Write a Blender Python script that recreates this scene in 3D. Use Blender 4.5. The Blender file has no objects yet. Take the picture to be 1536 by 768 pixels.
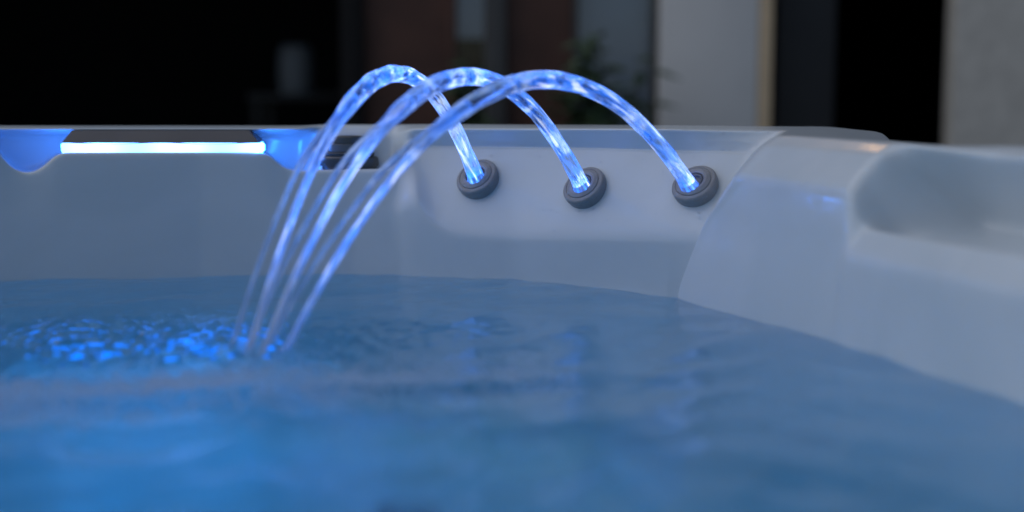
import bpy, bmesh, math, random
import numpy as np
from mathutils import Vector, Matrix
from mathutils.bvhtree import BVHTree

random.seed(7); rng = np.random.default_rng(7)
scene = bpy.context.scene
col = scene.collection

# ------------------------------------------------------------------ camera
CZ = 0.26                       # camera height above the water (water level is z = 0)
PITCH = math.radians(7.05)
F = 1536 * 50 / 36              # focal length in photograph pixels
cam_d = bpy.data.cameras.new('camera'); cam = bpy.data.objects.new('camera', cam_d); col.objects.link(cam)
cam.location = (0, 0, CZ); cam.rotation_euler = (math.pi / 2 - PITCH, 0, 0)
cam_d.lens = 50; cam_d.sensor_width = 36; cam_d.clip_start = 0.02; cam_d.clip_end = 500
cam_d.dof.use_dof = True; cam_d.dof.focus_distance = 1.80; cam_d.dof.aperture_fstop = 1.7
scene.camera = cam

# ------------------------------------------------------------------ sky, sun, exposure
SUN_EL, SUN_ROT = math.radians(50), math.radians(271)
world = bpy.data.worlds.new('World'); scene.world = world; world.use_nodes = True
wn = world.node_tree.nodes; wl_ = world.node_tree.links
bg = wn['Background']; sky = wn.new('ShaderNodeTexSky'); sky.sky_type = 'NISHITA'
sky.sun_disc = False; sky.sun_elevation = SUN_EL; sky.sun_rotation = SUN_ROT
sky.air_density = 1.0; sky.dust_density = 1.0; sky.ozone_density = 3.0
wl_.new(sky.outputs[0], bg.inputs[0]); bg.inputs[1].default_value = 0.05
sun_d = bpy.data.lights.new('sun', 'SUN'); sun = bpy.data.objects.new('sun', sun_d); col.objects.link(sun)
sun_d.energy = 0.9; sun_d.angle = math.radians(100); sun_d.color = (1.0, .97, .97)
sd = Vector((math.sin(SUN_ROT) * math.cos(SUN_EL), math.cos(SUN_ROT) * math.cos(SUN_EL), math.sin(SUN_EL)))
sun.rotation_euler = sd.to_track_quat('Z', 'Y').to_euler()
vs = scene.view_settings
vs.view_transform = 'Standard'; vs.look = 'None'; vs.exposure = 0.22; vs.gamma = 1.0; vs.use_curve_mapping = False
cy = scene.cycles
cy.use_denoising = True; cy.sample_clamp_indirect = 4.0; cy.sample_clamp_direct = 0.0
cy.max_bounces = 10; cy.transmission_bounces = 10; cy.glossy_bounces = 5; cy.diffuse_bounces = 4; cy.transparent_max_bounces = 12
cy.blur_glossy = 0.3
scene.render.engine = 'CYCLES'

# ------------------------------------------------------------------ helpers
FW = Vector((0, math.cos(PITCH), -math.sin(PITCH))); UP = Vector((0, math.sin(PITCH), math.cos(PITCH)))
CAM = Vector((0, 0, CZ))
def ray(px, py):
    return FW + Vector((1, 0, 0)) * ((px - 768) / F) + UP * ((384 - py) / F)
def at_z(px, py, z):
    d = ray(px, py); return CAM + d * ((z - CZ) / d.z)
def at_y(px, py, y):
    d = ray(px, py); return CAM + d * (y / d.y)
def at_px(px, y, z):            # point at depth y, height z, in the column of pixel px
    d = ray(px, 384); k = 1.0
    # iterate for the small coupling through pitch
    depth = y * math.cos(PITCH) - (z - CZ) * math.sin(PITCH)
    return Vector(((px - 768) / F * depth, y, z))

def link(name, me, mat=None, parent=None, smooth=True):
    o = bpy.data.objects.new(name, me); col.objects.link(o)
    if mat: me.materials.append(mat)
    if parent: o.parent = parent
    if smooth:
        me.polygons.foreach_set('use_smooth', [True] * len(me.polygons))
    return o
def from_bm(name, bm, mat, parent=None, smooth=False, auto=None):
    me = bpy.data.meshes.new(name); bmesh.ops.recalc_face_normals(bm, faces=bm.faces); bm.to_mesh(me); bm.free()
    o = link(name, me, mat, parent, smooth or auto is not None)
    if auto is not None:
        me.set_sharp_from_angle(angle=math.radians(auto))
    return o
def empty(name, loc=(0, 0, 0)):
    o = bpy.data.objects.new(name, None); col.objects.link(o); o.location = loc; o.empty_display_size = .05; return o
def tag(o, label, cat, group=None):
    o['label'] = label; o['category'] = cat
    if group: o['group'] = group
    return o
def box_bm(x0, x1, y0, y1, z0, z1, bev=0.0, seg=2):
    bm = bmesh.new(); bmesh.ops.create_cube(bm, size=1)
    for v in bm.verts:
        v.co = Vector(((x0 + x1) / 2 + v.co.x * (x1 - x0), (y0 + y1) / 2 + v.co.y * (y1 - y0), (z0 + z1) / 2 + v.co.z * (z1 - z0)))
    if bev: bmesh.ops.bevel(bm, geom=list(bm.edges), offset=bev, segments=seg, profile=.5, affect='EDGES')
    return bm
def box(name, dims, mat, parent=None, bev=0.0):
    return from_bm(name, box_bm(*dims, bev=bev), mat, parent, auto=40)
def lathe_bm(profile, n=64, closed=False):
    bm = bmesh.new(); rings = []
    for r, z in profile:
        if r < 1e-6: rings.append([bm.verts.new((0, 0, z))])
        else: rings.append([bm.verts.new((r * math.cos(2 * math.pi * i / n), r * math.sin(2 * math.pi * i / n), z)) for i in range(n)])
    for a, b in zip(rings[:-1], rings[1:]):
        for i in range(n):
            j = (i + 1) % n
            if len(a) == 1 and len(b) == 1: continue
            if len(a) == 1: bm.faces.new((a[0], b[i], b[j]))
            elif len(b) == 1: bm.faces.new((a[i], a[j], b[0]))
            else: bm.faces.new((a[i], a[j], b[j], b[i]))
    return bm
def smoothstep(a, b, x):
    t = np.clip((np.asarray(x, float) - a) / (b - a), 0, 1); return t * t * (3 - 2 * t)

# ------------------------------------------------------------------ materials
def mat(name):
    m = bpy.data.materials.new(name); m.use_nodes = True
    return m, m.node_tree.nodes, m.node_tree.links, m.node_tree.nodes['Principled BSDF']
def noisy(name, c, rough=.5, var=.12, scale=8, bump=0.0, bscale=60, coat=0.0, spec=.5, metal=0.0):
    m, n, l, b = mat(name)
    tc = n.new('ShaderNodeTexCoord'); nt = n.new('ShaderNodeTexNoise'); nt.inputs['Scale'].default_value = scale; nt.inputs['Detail'].default_value = 5
    l.new(tc.outputs['Object'], nt.inputs['Vector'])
    r = n.new('ShaderNodeValToRGB'); r.color_ramp.elements[0].position = .3; r.color_ramp.elements[1].position = .7
    r.color_ramp.elements[0].color = tuple(max(0, x * (1 - var)) for x in c) + (1,); r.color_ramp.elements[1].color = tuple(min(1, x * (1 + var)) for x in c) + (1,)
    l.new(nt.outputs['Fac'], r.inputs[0]); l.new(r.outputs[0], b.inputs['Base Color'])
    b.inputs['Roughness'].default_value = rough; b.inputs['Coat Weight'].default_value = coat; b.inputs['Coat Roughness'].default_value = .12
    b.inputs['Specular IOR Level'].default_value = spec; b.inputs['Metallic'].default_value = metal
    if bump:
        n2 = n.new('ShaderNodeTexNoise'); n2.inputs['Scale'].default_value = bscale; n2.inputs['Detail'].default_value = 6
        l.new(tc.outputs['Object'], n2.inputs['Vector'])
        bp = n.new('ShaderNodeBump'); bp.inputs['Strength'].default_value = bump; bp.inputs['Distance'].default_value = .01
        l.new(n2.outputs['Fac'], bp.inputs['Height']); l.new(bp.outputs[0], b.inputs['Normal'])
    return m

def acrylic_mat():
    m, n, l, b = mat('tub_acrylic')
    tc = n.new('ShaderNodeTexCoord')
    nt = n.new('ShaderNodeTexNoise'); nt.inputs['Scale'].default_value = 5; nt.inputs['Detail'].default_value = 7; nt.inputs['Distortion'].default_value = 1.2
    l.new(tc.outputs['Object'], nt.inputs['Vector'])
    r = n.new('ShaderNodeValToRGB'); r.color_ramp.elements[0].position = .35; r.color_ramp.elements[1].position = .68
    r.color_ramp.elements[0].color = (.50, .568, .62, 1); r.color_ramp.elements[1].color = (.56, .617, .665, 1)
    l.new(nt.outputs['Fac'], r.inputs[0]); l.new(r.outputs[0], b.inputs['Base Color'])
    b.inputs['Roughness'].default_value = .38; b.inputs['Coat Weight'].default_value = .5; b.inputs['Coat Roughness'].default_value = .11
    # faint orange-peel of a moulded sheet
    n2 = n.new('ShaderNodeTexNoise'); n2.inputs['Scale'].default_value = 28; n2.inputs['Detail'].default_value = 2
    l.new(tc.outputs['Object'], n2.inputs['Vector'])
    bp = n.new('ShaderNodeBump'); bp.inputs['Strength'].default_value = .06; bp.inputs['Distance'].default_value = .01
    l.new(n2.outputs['Fac'], bp.inputs['Height']); l.new(bp.outputs[0], b.inputs['Normal']); l.new(bp.outputs[0], b.inputs['Coat Normal'])
    return m
M_TUB = acrylic_mat()
M_CAB = noisy('cabinet_panel', (.06, .058, .055), .6, .2, 12)
M_PLASTIC = noisy('grey_plastic', (.25, .255, .27), .42, .08, 40, .15, 200)
M_INSERT = noisy('dark_plastic', (.11, .12, .135), .35, .1, 40)
M_COVER = noisy('spout_cover', (.035, .038, .05), .35, .08, 20)
M_KNOB = noisy('knob_plastic', (.05, .056, .064), .25, .1, 30, coat=.3)

def emit_mat(name, c, s, vary=False):
    m = bpy.data.materials.new(name); m.use_nodes = True; n = m.node_tree.nodes; l = m.node_tree.links; n.clear()
    e = n.new('ShaderNodeEmission'); o = n.new('ShaderNodeOutputMaterial'); e.inputs[0].default_value = c + (1,); e.inputs[1].default_value = s
    l.new(e.outputs[0], o.inputs[0])
    if vary:                      # three LEDs behind one diffuser
        tc = n.new('ShaderNodeTexCoord'); sx = n.new('ShaderNodeSeparateXYZ'); l.new(tc.outputs['Generated'], sx.inputs[0])
        ma = n.new('ShaderNodeMath'); ma.operation = 'MULTIPLY_ADD'; ma.inputs[1].default_value = 6 * math.pi / 1.3; ma.inputs[2].default_value = -.25 * math.pi
        l.new(sx.outputs[0], ma.inputs[0])
        si = n.new('ShaderNodeMath'); si.operation = 'SINE'; l.new(ma.outputs[0], si.inputs[0])
        mr = n.new('ShaderNodeMapRange'); mr.inputs[1].default_value = -1; mr.inputs[2].default_value = 1; mr.inputs[3].default_value = s * .75; mr.inputs[4].default_value = s * 1.25
        l.new(si.outputs[0], mr.inputs[0]); l.new(mr.outputs[0], e.inputs[1])
    return m
M_STRIP = emit_mat('led_strip_light', (.12, .34, 1.0), 7.0, True)
M_END = emit_mat('end_glow_light', (.02, .20, 1.0), 55)
M_UWL = emit_mat('underwater_lens_light', (.0, .19, 1.0), 1.9)

def water_mat():
    m = bpy.data.materials.new('tub_water'); m.use_nodes = True; n = m.node_tree.nodes; l = m.node_tree.links; n.clear()
    o = n.new('ShaderNodeOutputMaterial'); g = n.new('ShaderNodeBsdfGlass'); g.inputs['IOR'].default_value = 1.333; g.inputs['Roughness'].default_value = .16
    tc = n.new('ShaderNodeTexCoord'); n2 = n.new('ShaderNodeTexNoise'); n2.inputs['Scale'].default_value = 55; n2.inputs['Detail'].default_value = 4
    l.new(tc.outputs['Object'], n2.inputs['Vector'])
    bp = n.new('ShaderNodeBump'); bp.inputs['Strength'].default_value = .05; bp.inputs['Distance'].default_value = .01
    l.new(n2.outputs['Fac'], bp.inputs['Height']); l.new(bp.outputs[0], g.inputs['Normal'])
    l.new(g.outputs[0], o.inputs['Surface'])
    va = n.new('ShaderNodeVolumeAbsorption'); va.inputs['Color'].default_value = (.10, .79, .95, 1); va.inputs['Density'].default_value = .8
    l.new(va.outputs[0], o.inputs['Volume'])
    return m
M_WATER = water_mat()

def jet_mat():
    m, n, l, b = mat('lit_water_jet'); out = n['Material Output']
    b.inputs['Base Color'].default_value = (.66, .84, 1, 1); b.inputs['Transmission Weight'].default_value = 1; b.inputs['IOR'].default_value = 1.333; b.inputs['Roughness'].default_value = .02
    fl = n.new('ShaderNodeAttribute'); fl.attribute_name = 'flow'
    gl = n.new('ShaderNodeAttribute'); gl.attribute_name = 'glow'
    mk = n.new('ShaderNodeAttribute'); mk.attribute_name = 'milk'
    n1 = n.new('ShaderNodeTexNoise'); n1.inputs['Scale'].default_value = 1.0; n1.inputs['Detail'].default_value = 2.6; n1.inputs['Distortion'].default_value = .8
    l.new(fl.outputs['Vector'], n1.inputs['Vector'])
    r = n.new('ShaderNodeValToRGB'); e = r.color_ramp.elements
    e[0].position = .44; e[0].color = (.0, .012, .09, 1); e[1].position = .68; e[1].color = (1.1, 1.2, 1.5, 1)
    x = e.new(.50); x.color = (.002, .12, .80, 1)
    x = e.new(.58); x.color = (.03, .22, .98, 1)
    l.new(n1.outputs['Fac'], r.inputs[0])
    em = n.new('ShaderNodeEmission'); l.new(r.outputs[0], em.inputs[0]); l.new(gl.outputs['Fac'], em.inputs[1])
    # fine whitish turbulence
    df = n.new('ShaderNodeBsdfDiffuse'); df.inputs[0].default_value = (.75, .80, .88, 1)
    tr = n.new('ShaderNodeBsdfTranslucent'); tr.inputs[0].default_value = (.75, .80, .9, 1)
    ad0 = n.new('ShaderNodeMixShader'); ad0.inputs[0].default_value = .5; l.new(df.outputs[0], ad0.inputs[1]); l.new(tr.outputs[0], ad0.inputs[2])
    mx = n.new('ShaderNodeMixShader'); l.new(mk.outputs['Fac'], mx.inputs[0]); l.new(b.outputs[0], mx.inputs[1]); l.new(ad0.outputs[0], mx.inputs[2])
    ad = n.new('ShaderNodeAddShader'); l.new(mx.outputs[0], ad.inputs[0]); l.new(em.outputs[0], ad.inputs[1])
    n3 = n.new('ShaderNodeTexNoise'); n3.inputs['Scale'].default_value = 2.2; n3.inputs['Detail'].default_value = 2; l.new(fl.outputs['Vector'], n3.inputs['Vector'])
    bp = n.new('ShaderNodeBump'); bp.inputs['Strength'].default_value = .5; bp.inputs['Distance'].default_value = .003
    l.new(n3.outputs['Fac'], bp.inputs['Height']); l.new(bp.outputs[0], b.inputs['Normal'])
    l.new(ad.outputs[0], out.inputs['Surface'])
    return m
M_JET = jet_mat()

# ------------------------------------------------------------------ the tub shell: a loft through stations round the basin
NK = 12
def prof(base, nrm, oz, below=True):
    """profile keys from (offset outwards, z) pairs along the plan normal"""
    pts = []
    if below:
        for o_, z_ in ((-.34, -.66), (-.10, -.62), (-.03, -.40)):
            pts.append(Vector((base[0] + nrm[0] * o_, base[1] + nrm[1] * o_, z_)))
    for o_, z_ in oz:
        pts.append(Vector((base[0] + nrm[0] * o_, base[1] + nrm[1] * o_, z_)))
    return pts
GEN = [(0, 0), (.012, .08), (.030, .155), (.040, .176), (.050, .188), (.066, .197), (.10, .2005), (.14, .199), (.156, .165)]
def below(p, nrm):
    return [Vector((p.x + nrm[0] * o_, p.y + nrm[1] * o_, z_)) for o_, z_ in ((-.34, -.66), (-.10, -.62), (-.03, -.40))]

stations = []
# left side and left far corner (out of frame)
for (x, y, a) in ((-.2, -.32, 270), (-.75, -.32, 262), (-1.18, -.22, 225), (-1.34, .1, 183), (-1.36, .6, 180), (-1.33, 1.2, 172), (-1.2, 1.58, 140), (-1.0, 1.74, 110)):
    n_ = (math.cos(math.radians(a)), math.sin(math.radians(a))); stations.append(prof((x, y), n_, GEN))
# far wall with the lit niche, the knob shelf, the sloping jet panel
def tab(t):
    xs = [a for a, _ in t]; ys = [b for _, b in t]
    return lambda x: float(np.interp(x, xs, ys))
wlY = tab([(-160, 1.815), (0, 1.836), (300, 1.885), (530, 1.900), (600, 1.893), (768, 1.838), (900, 1.775), (1015, 1.715)])
lipy = tab([(-30, 197), (-18, 204), (-6, 222), (4, 236), (14, 248), (26, 256.5), (40, 259.5), (54, 257), (66, 249), (77, 238), (86, 231), (95, 229),
            (240, 228.5), (386, 228), (396, 229), (406, 233), (414, 242), (424, 250), (436, 254.5), (450, 256), (470, 255), (585, 253), (600, 246), (612, 232), (622, 224), (640, 221)])
ovh = tab([(-34, 0), (-10, 1), (452, 1), (482, 0)])
nich = tab([(-34, 0), (-10, 1), (590, 1), (622, 0)])
pbot = tab([(600, 262), (612, 268), (622, 288), (634, 312), (648, 330), (665, 342), (690, 349), (760, 352), (1060, 352)])
ptop = tab([(600, 220), (640, 220.5), (900, 224), (1110, 231)])
pan = tab([(588, 0), (605, .25), (625, .85), (645, 1), (2000, 1)])
pxs = [-160, -100, -60, -45] + list(range(-36, 120, 4)) + list(range(120, 380, 20)) + list(range(380, 480, 4)) + list(range(480, 580, 12)) + list(range(580, 700, 5)) + list(range(700, 1010, 20))
for px in pxs:
    Y = wlY(px); w = at_px(px, Y, 0); nrm = (0, 1)
    if px > 560:
        t = min(1, (px - 560) / 200); a = math.radians(90 - 24 * t); nrm = (math.cos(a), math.sin(a))
    nn = nich(px); pn = pan(px)
    # plain or niche profile
    k3a = at_px(px, Y + .012, .08)
    l0 = at_y(px, lipy(px), Y + .026)
    g4 = at_px(px, Y + .035, .165); k4a = g4.lerp(l0, nn) if nn < 1 else l0
    k5a = at_px(px, Y + .042, .180).lerp(at_px(px, Y + .036, l0.z - .0005), nn)
    ov = ovh(px)
    k6a = at_px(px, Y + .050, .190).lerp(at_px(px, 1.958, l0.z - .008), nn).lerp(at_px(px, 1.990, l0.z - .006), ov)
    k7a = at_px(px, 1.945, .1935).lerp(at_px(px, 1.972, .186), nn).lerp(at_px(px, 1.992, .183), ov)
    # panel profile
    k3b = at_y(px, pbot(px), Y + .002); k4b = at_y(px, ptop(px) + 1.5, Y + .068); k5b = at_y(px, ptop(px) - 1.5, Y + .072)
    k6b = at_y(px, ptop(px) * .5 + 98, Y + .067); k7b = at_y(px, 193.0, Y + .060)
    P = [a_.lerp(b_, pn) for a_, b_ in ((k3a, k3b), (k4a, k4b), (k5a, k5b), (k6a, k6b), (k7a, k7b))]
    st = below(w, nrm) + [w] + P + [at_px(px, 1.985, .1985).lerp(at_px(px, 1.946, .1945), ov).lerp(at_px(px, Y + .088, .1998), pn), at_px(px, 2.03, .1985), at_px(px, 2.045, .16)]
    stations.append(st)
# corner crease, then the rounded pillar of the right-hand side
RW = lambda s: Vector((.1985 + .3405 * s, 1.718 - .9402 * s, 0)); RN = (.9402, .3405)
def rp(s, o_, z_):
    b = RW(s); return Vector((b.x + RN[0] * o_, b.y + RN[1] * o_, z_))
c0 = at_z(1014, 442, 0)
stations.append(below(c0, (.7, .7)) + [c0, at_y(1068, 353, 1.692), at_y(1128, 231.5, 1.748), at_y(1130, 228.5, 1.752), at_y(1150, 212, 1.752), at_y(1180, 194.5, 1.756), Vector((.41, 1.955, .1975)), Vector((.46, 1.985, .195)), Vector((.466, 1.995, .155))])
c1 = rp(0.004, 0, 0)
stations.append(below(c1, (.8, .6)) + [c1, rp(.050, .011, .092), rp(.116, .015, .153), rp(.120, .028, .168), rp(.125, .043, .186), rp(.130, .063, .1985), Vector((.45, 1.88, .194)), Vector((.50, 1.89, .192)), Vector((.507, 1.90, .15))])
SCOOP = [(0, 0), (.006, .089), (.024, .118), (.060, .100), (.150, .114), (.104, .190), (.132, .2), (.20, .193), (.21, .15)]
PIL = [(0, 0), (.012, .09), (.018, .153), (.032, .169), (.047, .187), (.070, .199), (.11, .195), (.165, .188), (.175, .15)]
for s in (.012, .03, .07, .12, .18, .24, .29, .325):
    t0 = 1 - float(smoothstep(0, .16, s))
    st = below(RW(s), RN)
    sh = [0, .045, .118, .122, .126, .13, .10, .08, .08]     # the pillar's far edge leans towards the viewer as it rises
    for k, (o_, z_) in enumerate(PIL):
        e0 = [0, .052, .132, .138, .145, .148, .12, .10, .10][k]
        s2 = e0 + (s - 0) * (.345 - e0) / .345 if e0 else s
        st.append(rp(s2, o_ + (.07 * (1 - s / .345) if k >= 6 else 0), z_))
    stations.append(st)
wk = [.012, .016, .022, .035, .06, .10, .12, .12, .12]
wo = [0, 0, 0, 0, .004, .010, 0, 0, 0]
for s in (.336, .342, .346, .350, .354, .358, .363, .37, .38, .39, .40, .415, .43, .45, .48, .52, .57, .64, .72, .82, .95, 1.1):
    st = below(RW(s), RN)
    for k in range(9):
        w = float(smoothstep(.342 + wo[k], .342 + wo[k] + wk[k], s)); o_ = PIL[k][0] * (1 - w) + SCOOP[k][0] * w; z_ = PIL[k][1] * (1 - w) + SCOOP[k][1] * w
        st.append(rp(s, o_, z_))
    stations.append(st)
for (x, y, a) in ((.68, .30, 12), (.72, .0, 350), (.62, -.24, 315), (.35, -.32, 275)):
    n_ = (math.cos(math.radians(a)), math.sin(math.radians(a))); stations.append(prof((x, y), n_, GEN))

def build_shell():
    S = np.array([[tuple(p) for p in st] for st in stations])          # stations x keys x 3
    S = np.concatenate([S, S[:1]], 0)
    seg = np.linalg.norm(np.diff(S, axis=0), axis=2)
    du = seg[:, 3:9].mean(1); u = np.concatenate([[0], np.cumsum(du)]); L = u[-1]
    # fine sampling where the photograph looks, coarse elsewhere
    fine0, fine1 = u[8], u[len(stations) - 7]
    us = np.concatenate([np.linspace(0, fine0, 60, endpoint=False), np.arange(fine0, fine1, .0028), np.linspace(fine1, L, 70, endpoint=False)])
    uu = np.linspace(0, L, int(L / .0014), endpoint=False)
    G = np.stack([np.stack([np.interp(uu, u, S[:, k, c]) for c in range(3)], -1) for k in range(S.shape[1])], 1)
    def gauss(A, sig):
        r = int(sig * 3.5); x = np.arange(-r, r + 1); g = np.exp(-.5 * (x / sig) ** 2); g /= g.sum()
        P = np.concatenate([A[-r:], A, A[:r]], 0)
        out = np.zeros_like(A)
        for i, w in enumerate(g): out += w * P[i:i + len(A)]
        return out
    Gs = gauss(G, 4.0)
    Gc = gauss(G, 30.0)                                                # wide smoothing for the unseen sweep round the basin
    m = (smoothstep(fine0 - .1, fine0 + .1, uu) * (1 - smoothstep(fine1 - .15, fine1 + .1, uu)))[:, None, None]
    Gs = Gs * m + Gc * (1 - m)
    T = np.stack([np.stack([np.interp(us, uu, Gs[:, k, c], period=L) for c in range(3)], -1) for k in range(S.shape[1])], 1)
    # subdivide across the profile and round the corners
    sub = [4, 4, 8, 16, 18, 7, 14, 14, 9, 7, 5]
    tk = []
    for k, n in enumerate(sub): tk += [k + i / n for i in range(n)]
    tk.append(len(sub)); tk = np.array(tk)
    k0 = np.minimum(tk.astype(int), len(sub) - 1); fr = (tk - k0)[None, :, None]
    R = T[:, k0] * (1 - fr) + T[:, k0 + 1] * fr
    for _ in range(5):
        Q = R.copy(); Q[:, 1:-1] = .25 * R[:, :-2] + .5 * R[:, 1:-1] + .25 * R[:, 2:]; R = Q
    nu, nt = R.shape[:2]
    verts = R.reshape(-1, 3)
    idx = np.arange(nu * nt).reshape(nu, nt); a = idx; b = np.roll(idx, -1, 0)
    q = np.stack([a[:, :-1], b[:, :-1], b[:, 1:], a[:, 1:]], -1).reshape(-1, 4)
    cen = R[:, 0].mean(0); verts = np.vstack([verts, cen]); ci = len(verts) - 1
    faces = q.tolist() + [[int(idx[i, 0]), ci, int(idx[(i + 1) % nu, 0])] for i in range(nu)]
    # underside edge goes down to close the rim behind the cabinet
    me = bpy.data.meshes.new('shell'); me.from_pydata(verts.tolist(), [], faces); me.update()
    bm = bmesh.new(); bm.from_mesh(me); bmesh.ops.recalc_face_normals(bm, faces=bm.faces)
    if bm.faces[len(bm.faces) - 1].normal.z < 0: bmesh.ops.reverse_faces(bm, faces=bm.faces)
    bm.to_mesh(me); bvh = BVHTree.FromBMesh(bm); bm.free()
    wlk = int(np.argmin(np.abs(tk - 3.0)))
    return me, bvh, R[:, wlk, :2], R[:, -1]
shell_me, shell_bvh, contour, rim_edge = build_shell()
def on_shell(px, py):
    loc, nor, i, d = shell_bvh.ray_cast(CAM, ray(px, py).normalized()); 
    if nor.dot(ray(px, py)) > 0: nor = -nor
    return loc, nor

tub = tag(empty('hot_tub', (-.3, .9, -.75)), 'pale grey acrylic hot tub filled with blue-lit water', 'hot tub')
def part(o, parent):
    o.parent = parent; o.matrix_parent_inverse = Matrix.Translation(-parent.location) if parent.type == 'EMPTY' else parent.matrix_world.inverted()
    return o
part(link('shell', shell_me, M_TUB), tub)
# cabinet below the rim
def cabinet():
    bm = bmesh.new(); n = len(rim_edge); r0 = []; r1 = []; c = rim_edge.mean(0)
    for p in rim_edge[::4]:
        d = Vector((p[0] - c[0], p[1] - c[1], 0)).normalized() * -.012
        r0.append(bm.verts.new((p[0] + d.x, p[1] + d.y, p[2] + .004))); r1.append(bm.verts.new((p[0] + d.x, p[1] + d.y, -.745)))
    for i in range(len(r0)):
        j = (i + 1) % len(r0); bm.faces.new((r0[i], r0[j], r1[j], r1[i]))
    return from_bm('cabinet', bm, M_CAB, smooth=True)
part(cabinet(), tub)

# ------------------------------------------------------------------ water
JET = [  # start px, landing px, apex row, second-strand landing px
    dict(s=(716, 272), e=(368, 548), ap=.2675, e2=(349, 538)),
    dict(s=(876, 286), e=(385, 552), ap=.2640, e2=(370, 540)),
    dict(s=(1040, 288), e=(419, 545), ap=.2605, e2=(400, 536)),
]
LAND = [at_z(*j['e'], 0) for j in JET]
def wave(x, y):
    z = np.zeros_like(x)
    r2 = np.random.default_rng(3)
    for lam, amp, n in ((.42, .0018, 7), (.19, .0007, 9), (.085, .00038, 12), (.042, .00016, 16), (.024, .00006, 18)):
        for _ in range(n):
            a = r2.uniform(0, 2 * math.pi); k = 2 * math.pi / (lam * r2.uniform(.75, 1.3)); ph = r2.uniform(0, 6.28)
            z += amp / math.sqrt(n) * 1.4 * np.sin(k * (x * math.cos(a) + y * math.sin(a)) + ph)
    for p in LAND:                               # rings spreading from the landing points
        r = np.hypot(x - p.x, y - p.y)
        z += .0005 * np.sin(2 * math.pi * r / .045) * np.exp(-r / .07) * (1 - np.exp(-(r / .02) ** 2))
        z += .0003 * np.sin(2 * math.pi * r / .16 + 1) * np.exp(-r / .3) * (1 - np.exp(-(r / .05) ** 2))
    # a low swell running out from the splash across the near water
    yc = 1.185 + .05 * np.sin(x * 5 + .6) + .015 * np.sin(x * 17)
    z += .0042 * np.exp(-((y - yc) / .045) ** 2) * (1 / (1 + np.exp((x - .02) / .10)))
    yc = 1.02 + .04 * np.sin(x * 4 + 2)
    z += .0025 * np.exp(-((y - yc) / .05) ** 2) * (1 / (1 + np.exp((x + .1) / .12)))
    # churned patch left of the landing points
    g = np.exp(-(((x + .44) / .30) ** 2 + ((y - 1.43) / .125) ** 2))
    for _ in range(40):
        a = r2.uniform(0, 2 * math.pi); k = 2 * math.pi / r2.uniform(.012, .040); ph = r2.uniform(0, 6.28)
        z += .00042 * g * np.sin(k * (x * math.cos(a) + y * math.sin(a)) + ph)
    return z
def build_water():
    x0, x1, y0, y1, h = -1.42, .80, -.40, 1.96, .004
    xs = np.arange(x0, x1, h); ys = np.arange(y0, y1, h); X, Y = np.meshgrid(xs, ys)
    # inside test against the contour grown by 1.5 cm
    c = contour; cen = np.array([-.3, .9])
    P = c[::6].copy(); d = np.roll(P, -1, 0) - np.roll(P, 1, 0); nrm = np.stack([d[:, 1], -d[:, 0]], -1); nrm /= np.linalg.norm(nrm, axis=1)[:, None] + 1e-9
    if ((P - cen) * nrm).sum() < 0: nrm = -nrm
    P = P + nrm * .012
    ins = np.zeros(X.shape, bool); j = len(P) - 1
    for i in range(len(P)):
        xi, yi = P[i]; xj, yj = P[j]
        with np.errstate(divide='ignore', invalid='ignore'):
            t = ((yi > Y) != (yj > Y)) & (X < (xj - xi) * (Y - yi) / (yj - yi) + xi)
        ins ^= t; j = i
    Z = wave(X, Y)
    fa = ins[:-1, :-1] & ins[:-1, 1:] & ins[1:, :-1] & ins[1:, 1:]
    idx = np.arange(X.size).reshape(X.shape)
    q = np.stack([idx[:-1, :-1], idx[:-1, 1:], idx[1:, 1:], idx[1:, :-1]], -1)[fa]
    used = np.unique(q); remap = -np.ones(X.size, int); remap[used] = np.arange(len(used))
    V = np.stack([X.ravel(), Y.ravel(), Z.ravel()], -1)[used].tolist(); Fq = remap[q].tolist()
    # skirt and bottom so that the body of water is closed
    ed = {}
    for f in Fq:
        for a, b in zip(f, f[1:] + f[:1]):
            if (b, a) in ed: del ed[(b, a)]
            else: ed[(a, b)] = 1
    low = {}
    for a, b in ed:
        for v in (a, b):
            if v not in low: low[v] = len(V); V.append((V[v][0], V[v][1], -.72))
    cidx = len(V); V.append((-.3, .9, -.72))
    for a, b in ed:
        Fq.append((b, a, low[a], low[b])); Fq.append((low[b], low[a], cidx))
    me = bpy.data.meshes.new('water'); me.from_pydata(V, [], Fq); me.update()
    o = link('water', me, M_WATER); o['kind'] = 'structure'
    return o
build_water()

# ------------------------------------------------------------------ waterfall spout with its light bar, in the niche
def quad_prism(name, quads, m, bev=.0015, auto=35):
    """loft through a list of 4-corner rings"""
    bm = bmesh.new(); rings = [[bm.verts.new(p) for p in r] for r in quads]
    for a, b in zip(rings[:-1], rings[1:]):
        for i in range(len(a)):
            j = (i + 1) % len(a); bm.faces.new((a[i], a[j], b[j], b[i]))
    bm.faces.new(rings[0]); bm.faces.new(rings[-1])
    if bev: bmesh.ops.bevel(bm, geom=list(bm.edges), offset=bev, segments=2, profile=.6, affect='EDGES')
    return from_bm(name, bm, m, auto=auto)
YF = 1.918
fl_, fr_ = at_y(92, 215, YF), at_y(388.5, 215, YF); bl_, br_ = at_y(108, 195.5, YF + .022), at_y(373, 195.5, YF + .022)
th = Vector((0, .012, -.004))
quads = [[fl_ + Vector((0, .004, 0)), bl_, bl_ + Vector((.004, .03, 0)), fl_ + Vector((.004, .05, 0))]]
bm = bmesh.new()
n = 24; top = []
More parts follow.
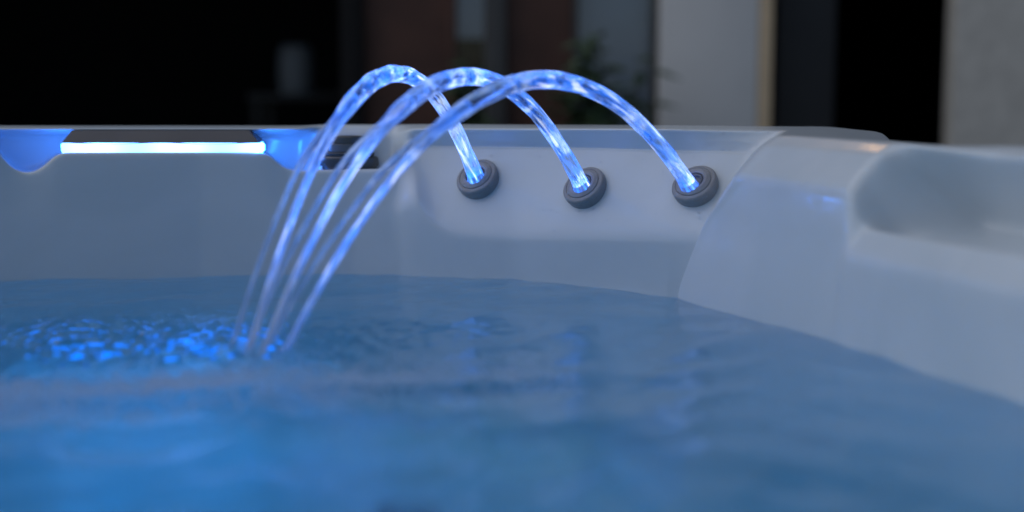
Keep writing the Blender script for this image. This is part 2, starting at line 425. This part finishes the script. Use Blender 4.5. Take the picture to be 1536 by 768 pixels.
for i in range(n + 1):
    t = i / n; sag = Vector((0, 0, .0012 * math.cos(t * 4 * math.pi) - .0006))
    a = fl_.lerp(fr_, t) + sag; b = bl_.lerp(br_, t)
    ring = [a, b, b + Vector((0, .022, -.002)), a + Vector((0, .030, .004)), a + Vector((0, .010, -.0005))]
    top.append([bm.verts.new(p) for p in ring])
for A, B in zip(top[:-1], top[1:]):
    for i in range(5):
        j = (i + 1) % 5; bm.faces.new((A[i], A[j], B[j], B[i]))
bm.faces.new(top[0]); bm.faces.new(top[-1])
spout = part(from_bm('spout_cover', bm, M_COVER, auto=35), tub)
# diffuser strip below the cover
bm = bmesh.new(); top = []
for i in range(49):
    t = i / 48; w = .0009 * math.cos(t * 4 * math.pi + .4)
    x = fl_.x + .0005 + (fr_.x - fl_.x - .001) * t
    zt = fl_.z + .0005; zb = at_y(240, 229.5, YF).z - .001 + w - .0015
    bow = .003
    ring = [(x, YF + .001, zt), (x, YF - bow + .001, (zt + zb) / 2), (x, YF + .001, zb), (x, YF + .030, zb), (x, YF + .030, zt)]
    top.append([bm.verts.new(p) for p in ring])
for A, B in zip(top[:-1], top[1:]):
    for i in range(5):
        j = (i + 1) % 5; bm.faces.new((A[i], A[j], B[j], B[i]))
bm.faces.new(top[0]); bm.faces.new(top[-1])
part(from_bm('light_strip', bm, M_STRIP, auto=50), tub)
# rounded glowing end pieces, added to brighten the trough on both sides
for xe, sg in ((fl_.x + .001, -1), (fr_.x - .001, 1)):
    bm = bmesh.new(); rows = []
    zb = at_y(240, 229.5, YF).z; zt = fl_.z
    for i in range(9):
        a = math.pi * i / 8; yy = YF + .017 - math.cos(a) * .014; dx = math.sin(a) * .005 * sg
        rows.append([bm.verts.new((xe + dx * k, yy, z)) for k, z in ((.3, zb), (1, zb + .003), (1, zt - .002), (.4, zt))])
    for A, B in zip(rows[:-1], rows[1:]):
        for i in range(3): bm.faces.new((A[i], A[i + 1], B[i + 1], B[i]))
    part(from_bm('end_glow', bm, M_END, smooth=True), tub)
# body of the spout behind, standing on the trough floor
box_o = box('spout_body', (fl_.x + .006, fr_.x - .006, YF + .0305, YF + .044, at_y(240, 232, YF).z - .02, fl_.z + .003), M_COVER); part(box_o, tub)

# ------------------------------------------------------------------ air valve knob on the shelf
kz = at_y(525, 252, 1.926).z
kx = at_px(524, 1.954, kz).x
knob = part(empty('valve_knob', (kx, 1.954, kz)), tub)
knob.location = Vector((kx, 1.954, kz)); knob.matrix_parent_inverse = Matrix.Translation(-tub.location); knob.scale = (1, .5, 1)
def kpart(name, prof_, m, loc=(0, 0, 0), rot=(0, 0, 0)):
    o = from_bm(name, lathe_bm(prof_, 56), m, knob, auto=32); o.location = loc; o.rotation_euler = rot; return o
kpart('base', [(0, -.012), (.036, -.012), (.0375, .0012), (.0405, .0015), (.0410, .004), (.0400, .0125), (.0375, .0145), (.030, .0150), (0, .0150)], M_KNOB)
kpart('collar', [(0, .0152), (.034, .0152), (.0345, .0165), (.0345, .0190), (.0335, .0200), (.030, .0202), (0, .0202)], M_KNOB)
kpart('grip', [(0, .0204), (.0295, .0204), (.0305, .0215), (.0300, .0305), (.029, .0315), (0, .0315)], M_INSERT)
kpart('cap', [(0, .0318), (.0265, .0318), (.027, .0325), (.0255, .0405), (.0235, .0422), (.012, .0432), (0, .0434)], M_KNOB)

# ------------------------------------------------------------------ jet nozzles on the sloping panel
def ring_parts():
    fl = [(0, -.016), (.0270, -.016), (.0292, .001), (.0291, .0048), (.0284, .0066), (.0268, .0076), (.0240, .0082), (.0234, .0074), (.0229, .0074), (.0222, .0090), (.0180, .0112), (.0172, .0109), (.0168, .0109), (.0156, .0112), (.0138, .0102), (.0135, .0050), (0, .0048)]
    return lathe_bm(fl, 72)
fl_me = bpy.data.meshes.new('flange'); b_ = ring_parts(); bmesh.ops.recalc_face_normals(b_, faces=b_.faces); b_.to_mesh(fl_me); b_.free()
fl_me.materials.append(M_PLASTIC); fl_me.polygons.foreach_set('use_smooth', [True] * len(fl_me.polygons)); fl_me.set_sharp_from_angle(angle=math.radians(38))
in_bm = lathe_bm([(0, .0052), (.0130, .0052), (.0133, .0085), (.0118, .0098), (.0104, .0092), (.0100, .006), (0, .0058)], 48)
in_me = bpy.data.meshes.new('insert'); bmesh.ops.recalc_face_normals(in_bm, faces=in_bm.faces); in_bm.to_mesh(in_me); in_bm.free()
in_me.materials.append(M_INSERT); in_me.polygons.foreach_set('use_smooth', [True] * len(in_me.polygons)); in_me.set_sharp_from_angle(angle=math.radians(38))
NOZ = [((718, 270), 'leftmost nozzle, nearest the valve knob'), ((879, 283), 'middle nozzle'), ((1044, 281), 'rightmost nozzle, beside the pillar')]
noz = []
for (p, lab) in NOZ:
    loc, nor = on_shell(*p)
    nor = (nor + Vector((-.20, -.02, .40))).normalized(); loc = loc + nor * .002
    e = empty('jet_nozzle', loc); e.rotation_euler = nor.to_track_quat('Z', 'Y').to_euler()
    e.parent = tub; e.matrix_parent_inverse = Matrix.Translation(-tub.location); e['label'] = lab
    f_ = bpy.data.objects.new('flange', fl_me); col.objects.link(f_); f_.parent = e
    i_ = bpy.data.objects.new('insert', in_me); col.objects.link(i_); i_.parent = e
    noz.append((loc, nor))

# ------------------------------------------------------------------ underwater lights of the basin
def uw_light(px_x, z, energy, aim, dy=1, r=.055, g=.34):
    hit = shell_bvh.ray_cast(Vector((px_x, .8, z)), Vector((0, dy, 0)))
    loc, nor = hit[0], hit[1]
    if nor.y * dy > 0: nor = -nor
    e = empty('underwater_light', loc); e.rotation_euler = nor.to_track_quat('Z', 'Y').to_euler(); e.parent = tub; e.matrix_parent_inverse = Matrix.Translation(-tub.location)
    a = from_bm('bezel', lathe_bm([(r * .9, -.004), (r * 1.22, -.004), (r * 1.2, .006), (r * 1.05, .012), (r * .98, .010), (r * .95, .002)], 48), M_PLASTIC, e, auto=35)
    b = from_bm('lens', lathe_bm([(r * .96, .001), (r * .9, .006), (r * .5, .012), (0, .014)], 40), M_UWL, e, smooth=True)
    ld = bpy.data.lights.new('underwater_lamp', 'SPOT'); lo = bpy.data.objects.new('underwater_lamp', ld); col.objects.link(lo)
    lo.location = loc + nor * .03; ld.energy = energy; ld.color = (.0, g, 1.0); ld.spot_size = math.radians(125); ld.spot_blend = .6; ld.shadow_soft_size = .012
    lo.rotation_euler = (-Vector(aim)).to_track_quat('Z', 'Y').to_euler()
    lo.parent = e; lo.matrix_parent_inverse = (Matrix.Translation(loc) @ nor.to_track_quat('Z', 'Y').to_matrix().to_4x4()).inverted()
uw_light(-.575, -.33, 1.3, (.05, -.75, -.75), 1, .045)
uw_light(-.41, -.36, 1.3, (.05, -.75, -.75), 1, .05)
uw_light(-.30, -.36, 12.5, (-.04, .95, -.32), -1, .055, .50)

# ------------------------------------------------------------------ the three lit water jets
def strip_noise(n, seed, k=5):
    r = np.random.default_rng(seed); x = np.linspace(0, 1, n); z = np.zeros(n)
    for i in range(1, 14): z += r.normal() / i ** .8 * np.sin(2 * math.pi * (i * 2.3 * x + r.uniform()))
    return z
def tube(name, pts, rad, glow, milk, seed, parent, flat=None):
    pts = np.array(pts); n = len(pts); m = 22
    T = np.gradient(pts, axis=0); T /= np.linalg.norm(T, axis=1)[:, None]
    up = np.array([0, 0, 1.0]); A = np.cross(T, np.array([.55, .83, 0.0])); A /= np.linalg.norm(A, axis=1)[:, None]; B = np.cross(T, A)
    L = np.concatenate([[0], np.cumsum(np.linalg.norm(np.diff(pts, axis=0), axis=1))])
    W = np.concatenate([[0], np.cumsum(np.diff(L) / np.interp(np.linspace(0, 1, n)[1:], [0, .25, .38, .52, .66, 1], [.055, .05, .022, .022, .045, .03]))])
    V = []; fl = []; gl = []; mk = []
    r = np.random.default_rng(seed); ph = r.uniform(0, 6.28, 6)
    for i in range(n):
        for j in range(m):
            a = 2 * math.pi * j / m
            wob = 1 + .022 * math.sin(L[i] * 95 + 2 * a + ph[0]) + .015 * math.sin(L[i] * 150 - a + ph[1]) + .02 * math.sin(L[i] * 60 + 3 * a + ph[2])
            rr = rad[i] * wob
            V.append(tuple(pts[i] + A[i] * rr * math.cos(a) + B[i] * rr * math.sin(a) * (flat[i] if flat is not None else 1)))
            fl.append((W[i] + seed * 7.3, 1.35 * math.cos(a + L[i] * 4), 1.35 * math.sin(a + L[i] * 4))); gl.append(glow[i]); mk.append(milk[i])
    Fq = [(i * m + j, i * m + (j + 1) % m, (i + 1) * m + (j + 1) % m, (i + 1) * m + j) for i in range(n - 1) for j in range(m)]
    Fq.append(tuple(reversed(range(m)))); Fq.append(tuple((n - 1) * m + j for j in range(m)))
    me = bpy.data.meshes.new(name); me.from_pydata(V, [], Fq); me.update()
    for nm, ty, data, key in (('flow', 'FLOAT_VECTOR', fl, 'vector'), ('glow', 'FLOAT', gl, 'value'), ('milk', 'FLOAT', mk, 'value')):
        at = me.attributes.new(nm, ty, 'POINT'); at.data.foreach_set(key, np.array(data, dtype=np.float32).ravel())
    bm = bmesh.new(); bm.from_mesh(me); bmesh.ops.recalc_face_normals(bm, faces=bm.faces); bm.to_mesh(me); bm.free()
    return link(name, me, M_JET, parent)
def arc(S, E, zap, f):
    h1 = zap - S.z; h0 = zap - E.z; fa = math.sqrt(h1) / (math.sqrt(h1) + math.sqrt(h0))
    p = S.lerp(E, f); p.z = zap - h1 * ((f - fa) / fa) ** 2
    return p
JL = ['leftmost glowing blue water arc, springing from the nozzle nearest the knob', 'middle glowing blue water arc, springing from the middle nozzle', 'rightmost and nearest glowing blue water arc, springing from the nozzle beside the pillar']
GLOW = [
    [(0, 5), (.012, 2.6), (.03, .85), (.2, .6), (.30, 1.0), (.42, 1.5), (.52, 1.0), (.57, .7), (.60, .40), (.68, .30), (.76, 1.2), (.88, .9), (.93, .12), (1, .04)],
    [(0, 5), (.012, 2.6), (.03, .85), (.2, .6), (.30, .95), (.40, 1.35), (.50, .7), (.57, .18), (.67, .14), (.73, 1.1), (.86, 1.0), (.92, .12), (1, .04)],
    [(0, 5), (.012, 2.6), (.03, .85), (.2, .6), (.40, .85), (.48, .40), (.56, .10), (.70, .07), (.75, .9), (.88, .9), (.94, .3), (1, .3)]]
for q, J in enumerate(JET):
    loc, nor = noz[q]
    S = at_y(J['s'][0], J['s'][1], loc.y + nor.y * .010); E = at_z(*J['e'], -.012); E2 = at_z(*J['e2'], -.012)
    root = empty('water_jet', (S.x, S.y, S.z)); tag(root, JL[q], 'water jet', 'lit water arcs leaping from the nozzles')
    N = 170; f = np.linspace(0, 1, N); P = [arc(S, E, J['ap'], t) for t in f]
    rad = np.interp(f, [0, .008, .02, .06, .2, .42, .55, .63, .69, .76, 1], [.0150, .0122, .0110, .0100, .0096, .0106, .0110, .0100, .0066, .0046, .0034])
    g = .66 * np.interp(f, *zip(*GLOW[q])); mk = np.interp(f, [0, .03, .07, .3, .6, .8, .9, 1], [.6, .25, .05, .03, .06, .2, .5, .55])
    rad = rad * .94
    o = tube('stream', P, rad, g, mk, q + 1, None); part(o, root)
    # the paler strand that parts from the stream on the way down
    f2 = np.linspace(.60, 1, 80); P2 = []
    for t in f2:
        a = arc(S, E, J['ap'], t); b = arc(S, E2, J['ap'], t); w = float(smoothstep(.60, .78, t)); P2.append(a.lerp(b, w) + Vector((-.004 * w, 0, 0)))
    rad2 = np.interp(f2, [.60, .66, .8, 1], [.0056, .0048, .0032, .0026])
    o = tube('strand', P2, rad2, np.interp(f2, [.6, .7, .85, 1], [.3, .16, .08, .03]), np.interp(f2, [.6, .8, 1], [.08, .14, .22]), q + 11, None); part(o, root)

# ------------------------------------------------------------------ droplets clinging to the shell, bubbles round the splash
M_DROP = bpy.data.materials.new('clear_droplet'); M_DROP.use_nodes = True
_b = M_DROP.node_tree.nodes['Principled BSDF']; _b.inputs['Transmission Weight'].default_value = 1; _b.inputs['IOR'].default_value = 1.333; _b.inputs['Roughness'].default_value = .01; _b.inputs['Base Color'].default_value = (.95, .97, 1, 1)
def beads(name, items, label_kind):
    bm = bmesh.new()
    for (c, nrm, r_, flat) in items:
        q = nrm.to_track_quat('Z', 'Y').to_matrix().to_4x4()
        bmesh.ops.create_icosphere(bm, subdivisions=2, radius=r_, matrix=Matrix.Translation(c) @ q @ Matrix.Diagonal((1, 1, flat, 1)))
    o = from_bm(name, bm, M_DROP, smooth=True); o['kind'] = 'stuff'; return o
rr = random.Random(5); it = []
def scatter(x0, x1, y0, y1, n, a=.0006, b=.0020):
    for _ in range(n):
        px, py = rr.uniform(x0, x1), rr.uniform(y0, y1); loc, nor = on_shell(px, py)
        if loc is None or loc.y > 2.5: continue
        it.append((loc + nor * .0001, nor, rr.uniform(a, b) * rr.uniform(.6, 1), .55))
scatter(1060, 1180, 194, 226, 26); scatter(1120, 1250, 205, 300, 26); scatter(640, 1060, 300, 350, 30); scatter(640, 1080, 225, 300, 26); scatter(1030, 1240, 320, 430, 26)
scatter(480, 640, 190, 240, 14); scatter(60, 400, 240, 400, 26, .0005, .0014)
beads('water_droplets', it, None)['label'] = 'small clear water droplets clinging to the tub shell'
it = []
for p in LAND:
    for _ in range(26):
        a = rr.uniform(0, 6.28); d = abs(rr.gauss(0, .022)) + .004; c = Vector((p.x + d * math.cos(a), p.y + d * math.sin(a), 0)); c.z = float(wave(np.array([c.x]), np.array([c.y]))[0]) + .0003
        it.append((c, Vector((0, 0, 1)), rr.uniform(.0010, .0034), .7))
    for _ in range(7):
        a = rr.uniform(0, 6.28); d = abs(rr.gauss(0, .02)) + .006; it.append((Vector((p.x + d * math.cos(a), p.y + d * math.sin(a), rr.uniform(.004, .026))), Vector((0, 0, 1)), rr.uniform(.0006, .0016), 1))
for _ in range(120):
    x, y = rr.gauss(-.44, .13), rr.gauss(1.42, .06); z = float(wave(np.array([x]), np.array([y]))[0]) + .0003
    it.append((Vector((x, y, z)), Vector((0, 0, 1)), rr.uniform(.0008, .0030), .7))
# pale froth drifting in a broken band across the near water
def froth():
    r = np.random.default_rng(11); pts = []
    while len(pts) < 7000:
        x = r.uniform(-.62, .06); y = 1.185 + .05 * math.sin(x * 5 + .6) + .015 * math.sin(x * 17) + r.normal() * .06 + .01
        n_ = .5 + .5 * math.sin(x * 31 + 3 * math.sin(y * 40)) * math.sin(y * 55 + x * 9)
        keep = (1 / (1 + math.exp((x + .10) / .10))) * (.25 + .75 * n_)
        if r.uniform() < keep: pts.append((x, y))
    pts = np.array(pts); z = wave(pts[:, 0], pts[:, 1]); V = []; Fq = []
    for (x, y), zz in zip(pts, z):
        q = r.uniform(.0009, .0023); b0 = len(V)
        for k in range(6): V.append((x + q * math.cos(k * 1.047), y + q * math.sin(k * 1.047), zz - .0002))
        for k in range(6): V.append((x + q * .72 * math.cos(k * 1.047), y + q * .72 * math.sin(k * 1.047), zz + q * .45))
        V.append((x, y, zz + q * .62))
        for k in range(6):
            j = (k + 1) % 6; Fq.append((b0 + k, b0 + j, b0 + 6 + j, b0 + 6 + k)); Fq.append((b0 + 6 + k, b0 + 6 + j, b0 + 12))
    me = bpy.data.meshes.new('foam'); me.from_pydata(V, [], Fq); me.update()
    m = bpy.data.materials.new('thin_froth'); m.use_nodes = True; n = m.node_tree.nodes; l = m.node_tree.links; n.clear()
    o_ = n.new('ShaderNodeOutputMaterial'); d = n.new('ShaderNodeBsdfDiffuse'); d.inputs[0].default_value = (.64, .71, .84, 1); tl = n.new('ShaderNodeBsdfTranslucent'); tl.inputs[0].default_value = (.6, .75, .95, 1); m2 = n.new('ShaderNodeMixShader'); l.new(d.outputs[0], m2.inputs[1]); l.new(tl.outputs[0], m2.inputs[2]); t = n.new('ShaderNodeBsdfTransparent'); mx = n.new('ShaderNodeMixShader'); mx.inputs[0].default_value = .56
    l.new(t.outputs[0], mx.inputs[1]); l.new(m2.outputs[0], mx.inputs[2]); l.new(mx.outputs[0], o_.inputs[0])
    o = link('foam', me, m); o['kind'] = 'stuff'; o['label'] = 'pale broken band of froth drifting on the near water'
froth()
beads('splash_bubbles', it, None)['label'] = 'small bubbles and drops on the water where the arcs land'

# ------------------------------------------------------------------ patio ground and house behind, far out of focus
GZ = -.75
M_PATIO = noisy('patio_paving', (.16, .155, .15), .8, .2, 3, .3, 40)
bm = bmesh.new(); bmesh.ops.create_grid(bm, x_segments=8, y_segments=8, size=200)
o = from_bm('patio_ground', bm, M_PATIO); o.location = (0, 0, GZ); o['kind'] = 'structure'

M_BRICK = noisy('rough_pale_masonry', (.60, .575, .52), .9, .10, 22, .6, 45)
M_PLASTER = noisy('grey_plaster', (.80, .78, .75), .85, .05, 4, .2, 60)
M_JAMB = noisy('warm_lit_jamb', (.80, .60, .38), .6, .06, 10)  # warm light falling on the reveal is put into this beige
M_DARKW = noisy('dark_brown_wood', (.100, .042, .026), .5, .3, 6)
M_DARKG = noisy('charcoal_leaf', (.030, .030, .034), .5, .1, 6)
M_FRAME = noisy('grey_window_frame', (.075, .072, .070), .5, .1, 6)
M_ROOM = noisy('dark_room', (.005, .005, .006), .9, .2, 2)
M_SKYTONE = noisy('pale_sky_tone', (.78, .78, .80), .9, .08, 5)  # pale grey standing for the sky reflected in the panes
def glass_mat():
    m = bpy.data.materials.new('window_glass'); m.use_nodes = True; n = m.node_tree.nodes; l = m.node_tree.links; n.clear()
    o = n.new('ShaderNodeOutputMaterial'); t = n.new('ShaderNodeBsdfTransparent'); t.inputs[0].default_value = (.96, .98, 1, 1); g = n.new('ShaderNodeBsdfGlossy'); g.inputs['Roughness'].default_value = .03
    f = n.new('ShaderNodeFresnel'); f.inputs[0].default_value = 1.5; mx = n.new('ShaderNodeMixShader'); l.new(f.outputs[0], mx.inputs[0]); l.new(t.outputs[0], mx.inputs[1]); l.new(g.outputs[0], mx.inputs[2]); l.new(mx.outputs[0], o.inputs[0])
    return m
M_GLASS = glass_mat()
HY = 4.6
def hx(px, y=HY): return (px - 768) / F * y
house = tag(empty('house', (.4, HY + .2, GZ)), 'dark blurred house front with pale wall piers and black doorways behind the tub', 'house')
def hpart(name, x0, x1, y0, y1, z0, z1, m, bev=0.0, parent=None):
    o = box(name, (x0, x1, y0, y1, z0, z1), m, None, bev)
    if parent is None: part(o, house)
    else:
        o.parent = parent; o.matrix_parent_inverse = parent.matrix_world.inverted() if False else parent.matrix_parent_inverse
    return o
TOP = 1.55
hpart('pier', hx(988), hx(1134), HY, HY + .35, GZ, TOP, M_PLASTER, .006)['label'] = 'pale grey plastered pier between window and door'
hpart('door_jamb', hx(1134) + .002, hx(1155), HY + .004, HY + .30, GZ, TOP, M_JAMB, .004)
hpart('door_leaf', hx(1160, HY + .3), hx(1246, HY + .3), HY + .28, HY + .33, GZ + .02, TOP - .02, M_DARKG, .004)
hpart('masonry_wall', hx(1411, HY + .10), hx(1413) + 2.6, HY, HY + .10, GZ, TOP, M_BRICK, .004)['label'] = 'rough pale masonry wall right of the black doorway'
# window right of the wooden frame
fr = hpart('window_frame', hx(860), hx(868), HY + .06, HY + .14, GZ, TOP, M_FRAME)
hpart('window_frame', hx(978), hx(988) - .002, HY + .06, HY + .14, GZ, TOP, M_FRAME)
hpart('window_pane', hx(868) + .001, hx(978) - .001, HY + .095, HY + .105, GZ, TOP, M_GLASS)
hpart('sky_tone_sheet', hx(860), hx(985), HY + .115, HY + .13, GZ, TOP, M_SKYTONE)  # sheet added behind the glass to give the pane its reflected-sky tone
hpart('door_leaf', hx(760), hx(860) - .002, HY + .08, HY + .14, GZ, TOP, M_DARKW)
hpart('door_post', hx(726), hx(760) - .002, HY + .03, HY + .16, GZ, TOP, M_FRAME, .004)
hpart('window_pane', hx(684) + .001, hx(726) - .001, HY + .095, HY + .105, GZ, TOP, M_GLASS)
hpart('sky_tone_sheet', hx(684), hx(726), HY + .115, HY + .13, .395, TOP, M_SKYTONE)  # same added sheet, behind the upper part of the narrow pane
hpart('door_post', hx(672), hx(684), HY + .04, HY + .15, GZ, TOP, M_DARKW, .004)
hpart('door_leaf', hx(545), hx(672) - .002, HY + .08, HY + .14, GZ, TOP, M_DARKW)['label'] = 'dark brown wooden door leaf'
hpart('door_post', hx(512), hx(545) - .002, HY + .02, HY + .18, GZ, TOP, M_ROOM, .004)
hpart('wall', hx(-1500), hx(-900), HY, HY + .35, GZ, TOP, M_PLASTER)
hpart('lintel', hx(-1500), hx(1413) + 2.6, HY, HY + .35, TOP + .002, 2.6, M_PLASTER)
hpart('roof', hx(-1500) - .3, hx(1413) + 2.9, HY - .5, HY + 4.2, 2.602, 2.8, M_DARKG)
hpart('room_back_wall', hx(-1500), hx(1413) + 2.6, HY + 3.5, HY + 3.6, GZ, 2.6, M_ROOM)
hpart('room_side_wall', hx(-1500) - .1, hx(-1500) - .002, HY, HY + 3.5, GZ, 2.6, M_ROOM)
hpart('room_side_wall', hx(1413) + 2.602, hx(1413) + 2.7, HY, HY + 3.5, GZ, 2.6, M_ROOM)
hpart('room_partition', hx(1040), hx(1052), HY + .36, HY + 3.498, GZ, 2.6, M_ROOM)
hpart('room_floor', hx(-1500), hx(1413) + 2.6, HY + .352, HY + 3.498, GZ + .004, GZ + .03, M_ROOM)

# side table with a pale vase inside the dark room
VY = 6.6
M_VASE = noisy('pale_ceramic', (.30, .32, .34), .5, .05, 8)
M_TABLE = noisy('dark_table', (.02, .02, .02), .4, .15, 6)
tb = tag(empty('side_table', (hx(470, VY), VY, GZ + .03)), 'low dark side table standing in the dark room', 'table')
tz = .20
part(box('table_top', (hx(385, VY), hx(560, VY), VY - .2, VY + .2, tz - .03, tz - .002), M_TABLE, bev=.004), tb)
for sx in (hx(392, VY), hx(553, VY) - .03):
    for sy in (VY - .19, VY + .16):
        part(box('leg', (sx, sx + .03, sy, sy + .03, GZ + .03, tz - .031), M_TABLE), tb)
r = (475 - 421) / 2 / F * VY; zt_ = at_y(448, 68, VY).z
vo = from_bm('vase', lathe_bm([(0, 0), (r * .86, 0), (r * .95, .01), (r * 1.0, (zt_ - tz) * .45), (r * .96, (zt_ - tz) * .8), (r * .80, (zt_ - tz) * .97), (r * .72, zt_ - tz), (r * .66, zt_ - tz - .01), (0, zt_ - tz - .03)], 40), M_VASE, auto=40)
vo.location = (hx(448, VY), VY, tz - .001); tag(vo, 'pale cylindrical vase standing in the dark room left of the arcs', 'vase')

# potted plants by the window
M_LEAF = noisy('plant_leaf', (.045, .080, .035), .5, .35, 14); M_STEM = noisy('plant_stem', (.05, .035, .02), .8, .2, 20); M_POT = noisy('clay_pot', (.10, .09, .085), .7, .15, 12)
def plant(x, y, ztop, spread, label, seed, nl=150):
    r = random.Random(seed)
    e = tag(empty('potted_plant', (x, y, GZ)), label, 'plant', 'potted plants by the house windows')
    po = from_bm('pot', lathe_bm([(0, 0), (.09, 0), (.125, .22), (.135, .22), (.135, .26), (.115, .26), (.11, .22), (0, .21)], 36), M_POT, e, auto=35)
    h = ztop - GZ; bm = bmesh.new()
    tips = []
    for k in range(5):
        a = r.uniform(0, 6.28); bx, by = .03 * math.cos(a), .03 * math.sin(a); tx, ty, tz_ = spread * .7 * math.cos(a), spread * .7 * math.sin(a), h * r.uniform(.8, .97)
        prev = None
        for i in range(9):
            t = i / 8; c = Vector((bx + (tx - bx) * t * t, by + (ty - by) * t * t, .2 + (tz_ - .2) * t)); rr = .008 * (1 - .7 * t)
            ring = [bm.verts.new(c + Vector((rr * math.cos(q * 1.257), rr * math.sin(q * 1.257), 0))) for q in range(5)]
            if prev:
                for q in range(5): bm.faces.new((prev[q], prev[(q + 1) % 5], ring[(q + 1) % 5], ring[q]))
            prev = ring
            if t > .35: tips.append(c)
    from_bm('stems', bm, M_STEM, e, smooth=True)
    bm = bmesh.new()
    for k in range(nl):
        c = r.choice(tips) + Vector((r.gauss(0, .02), r.gauss(0, .02), r.gauss(0, .04)))
        a = r.uniform(0, 6.28); el = r.uniform(-.5, .7); ln = r.uniform(.06, .12); wd = ln * .22
        d = Vector((math.cos(a) * math.cos(el), math.sin(a) * math.cos(el), math.sin(el))); s_ = Vector((-math.sin(a), math.cos(a), 0)); u_ = d.cross(s_)
        pts = [c, c + d * ln * .4 + s_ * wd - u_ * .01, c + d * ln * .45 + u_ * .004, c + d * ln * .4 - s_ * wd - u_ * .01, c + d * ln - Vector((0, 0, .02))]
        if pts[4].z > h: continue
        v = [bm.verts.new(p) for p in pts]; bm.faces.new((v[0], v[1], v[2])); bm.faces.new((v[0], v[2], v[3])); bm.faces.new((v[1], v[4], v[2])); bm.faces.new((v[2], v[4], v[3]))
    from_bm('foliage', bm, M_LEAF, e)
plant(hx(886, 4.35), 4.35, at_y(892, 45, 4.35).z, .055, 'taller dark leafy potted plant at the left of the window', 1, 420)
plant(hx(948, 4.35), 4.35, at_y(948, 88, 4.35).z, .022, 'shorter dark potted plant beside the pale pier', 2, 110)
plant(hx(706, 4.35), 4.35, at_y(706, 52, 4.35).z, .03, 'slim dark potted plant before the narrow window left of the post', 3, 90)

# warm wall lamp on the pier, above the picture: it gives the amber glints on the rim
lx, lz = hx(900), 2.05
lamp = tag(empty('wall_lamp', (lx, HY - .06, lz)), 'small warm wall lamp on the house front above the dark doorways', 'wall lamp')
M_BULB = emit_mat('warm_bulb_light', (1.0, .58, .26), 9)
part(box('backplate', (lx - .04, lx + .04, HY - .012, HY - .001, lz - .08, lz + .08), M_DARKG, bev=.003), lamp)
o = from_bm('bulb', lathe_bm([(0, -.10), (.03, -.09), (.045, -.04), (.045, .03), (.03, .045), (0, .05)], 24), M_BULB, smooth=True); o.location = (lx, HY - .06, lz); part(o, lamp)
o = from_bm('cap', lathe_bm([(0, .056), (.05, .054), (.055, .062), (.02, .085), (0, .088)], 24), M_DARKG, auto=35); o.location = (lx, HY - .06, lz); part(o, lamp)
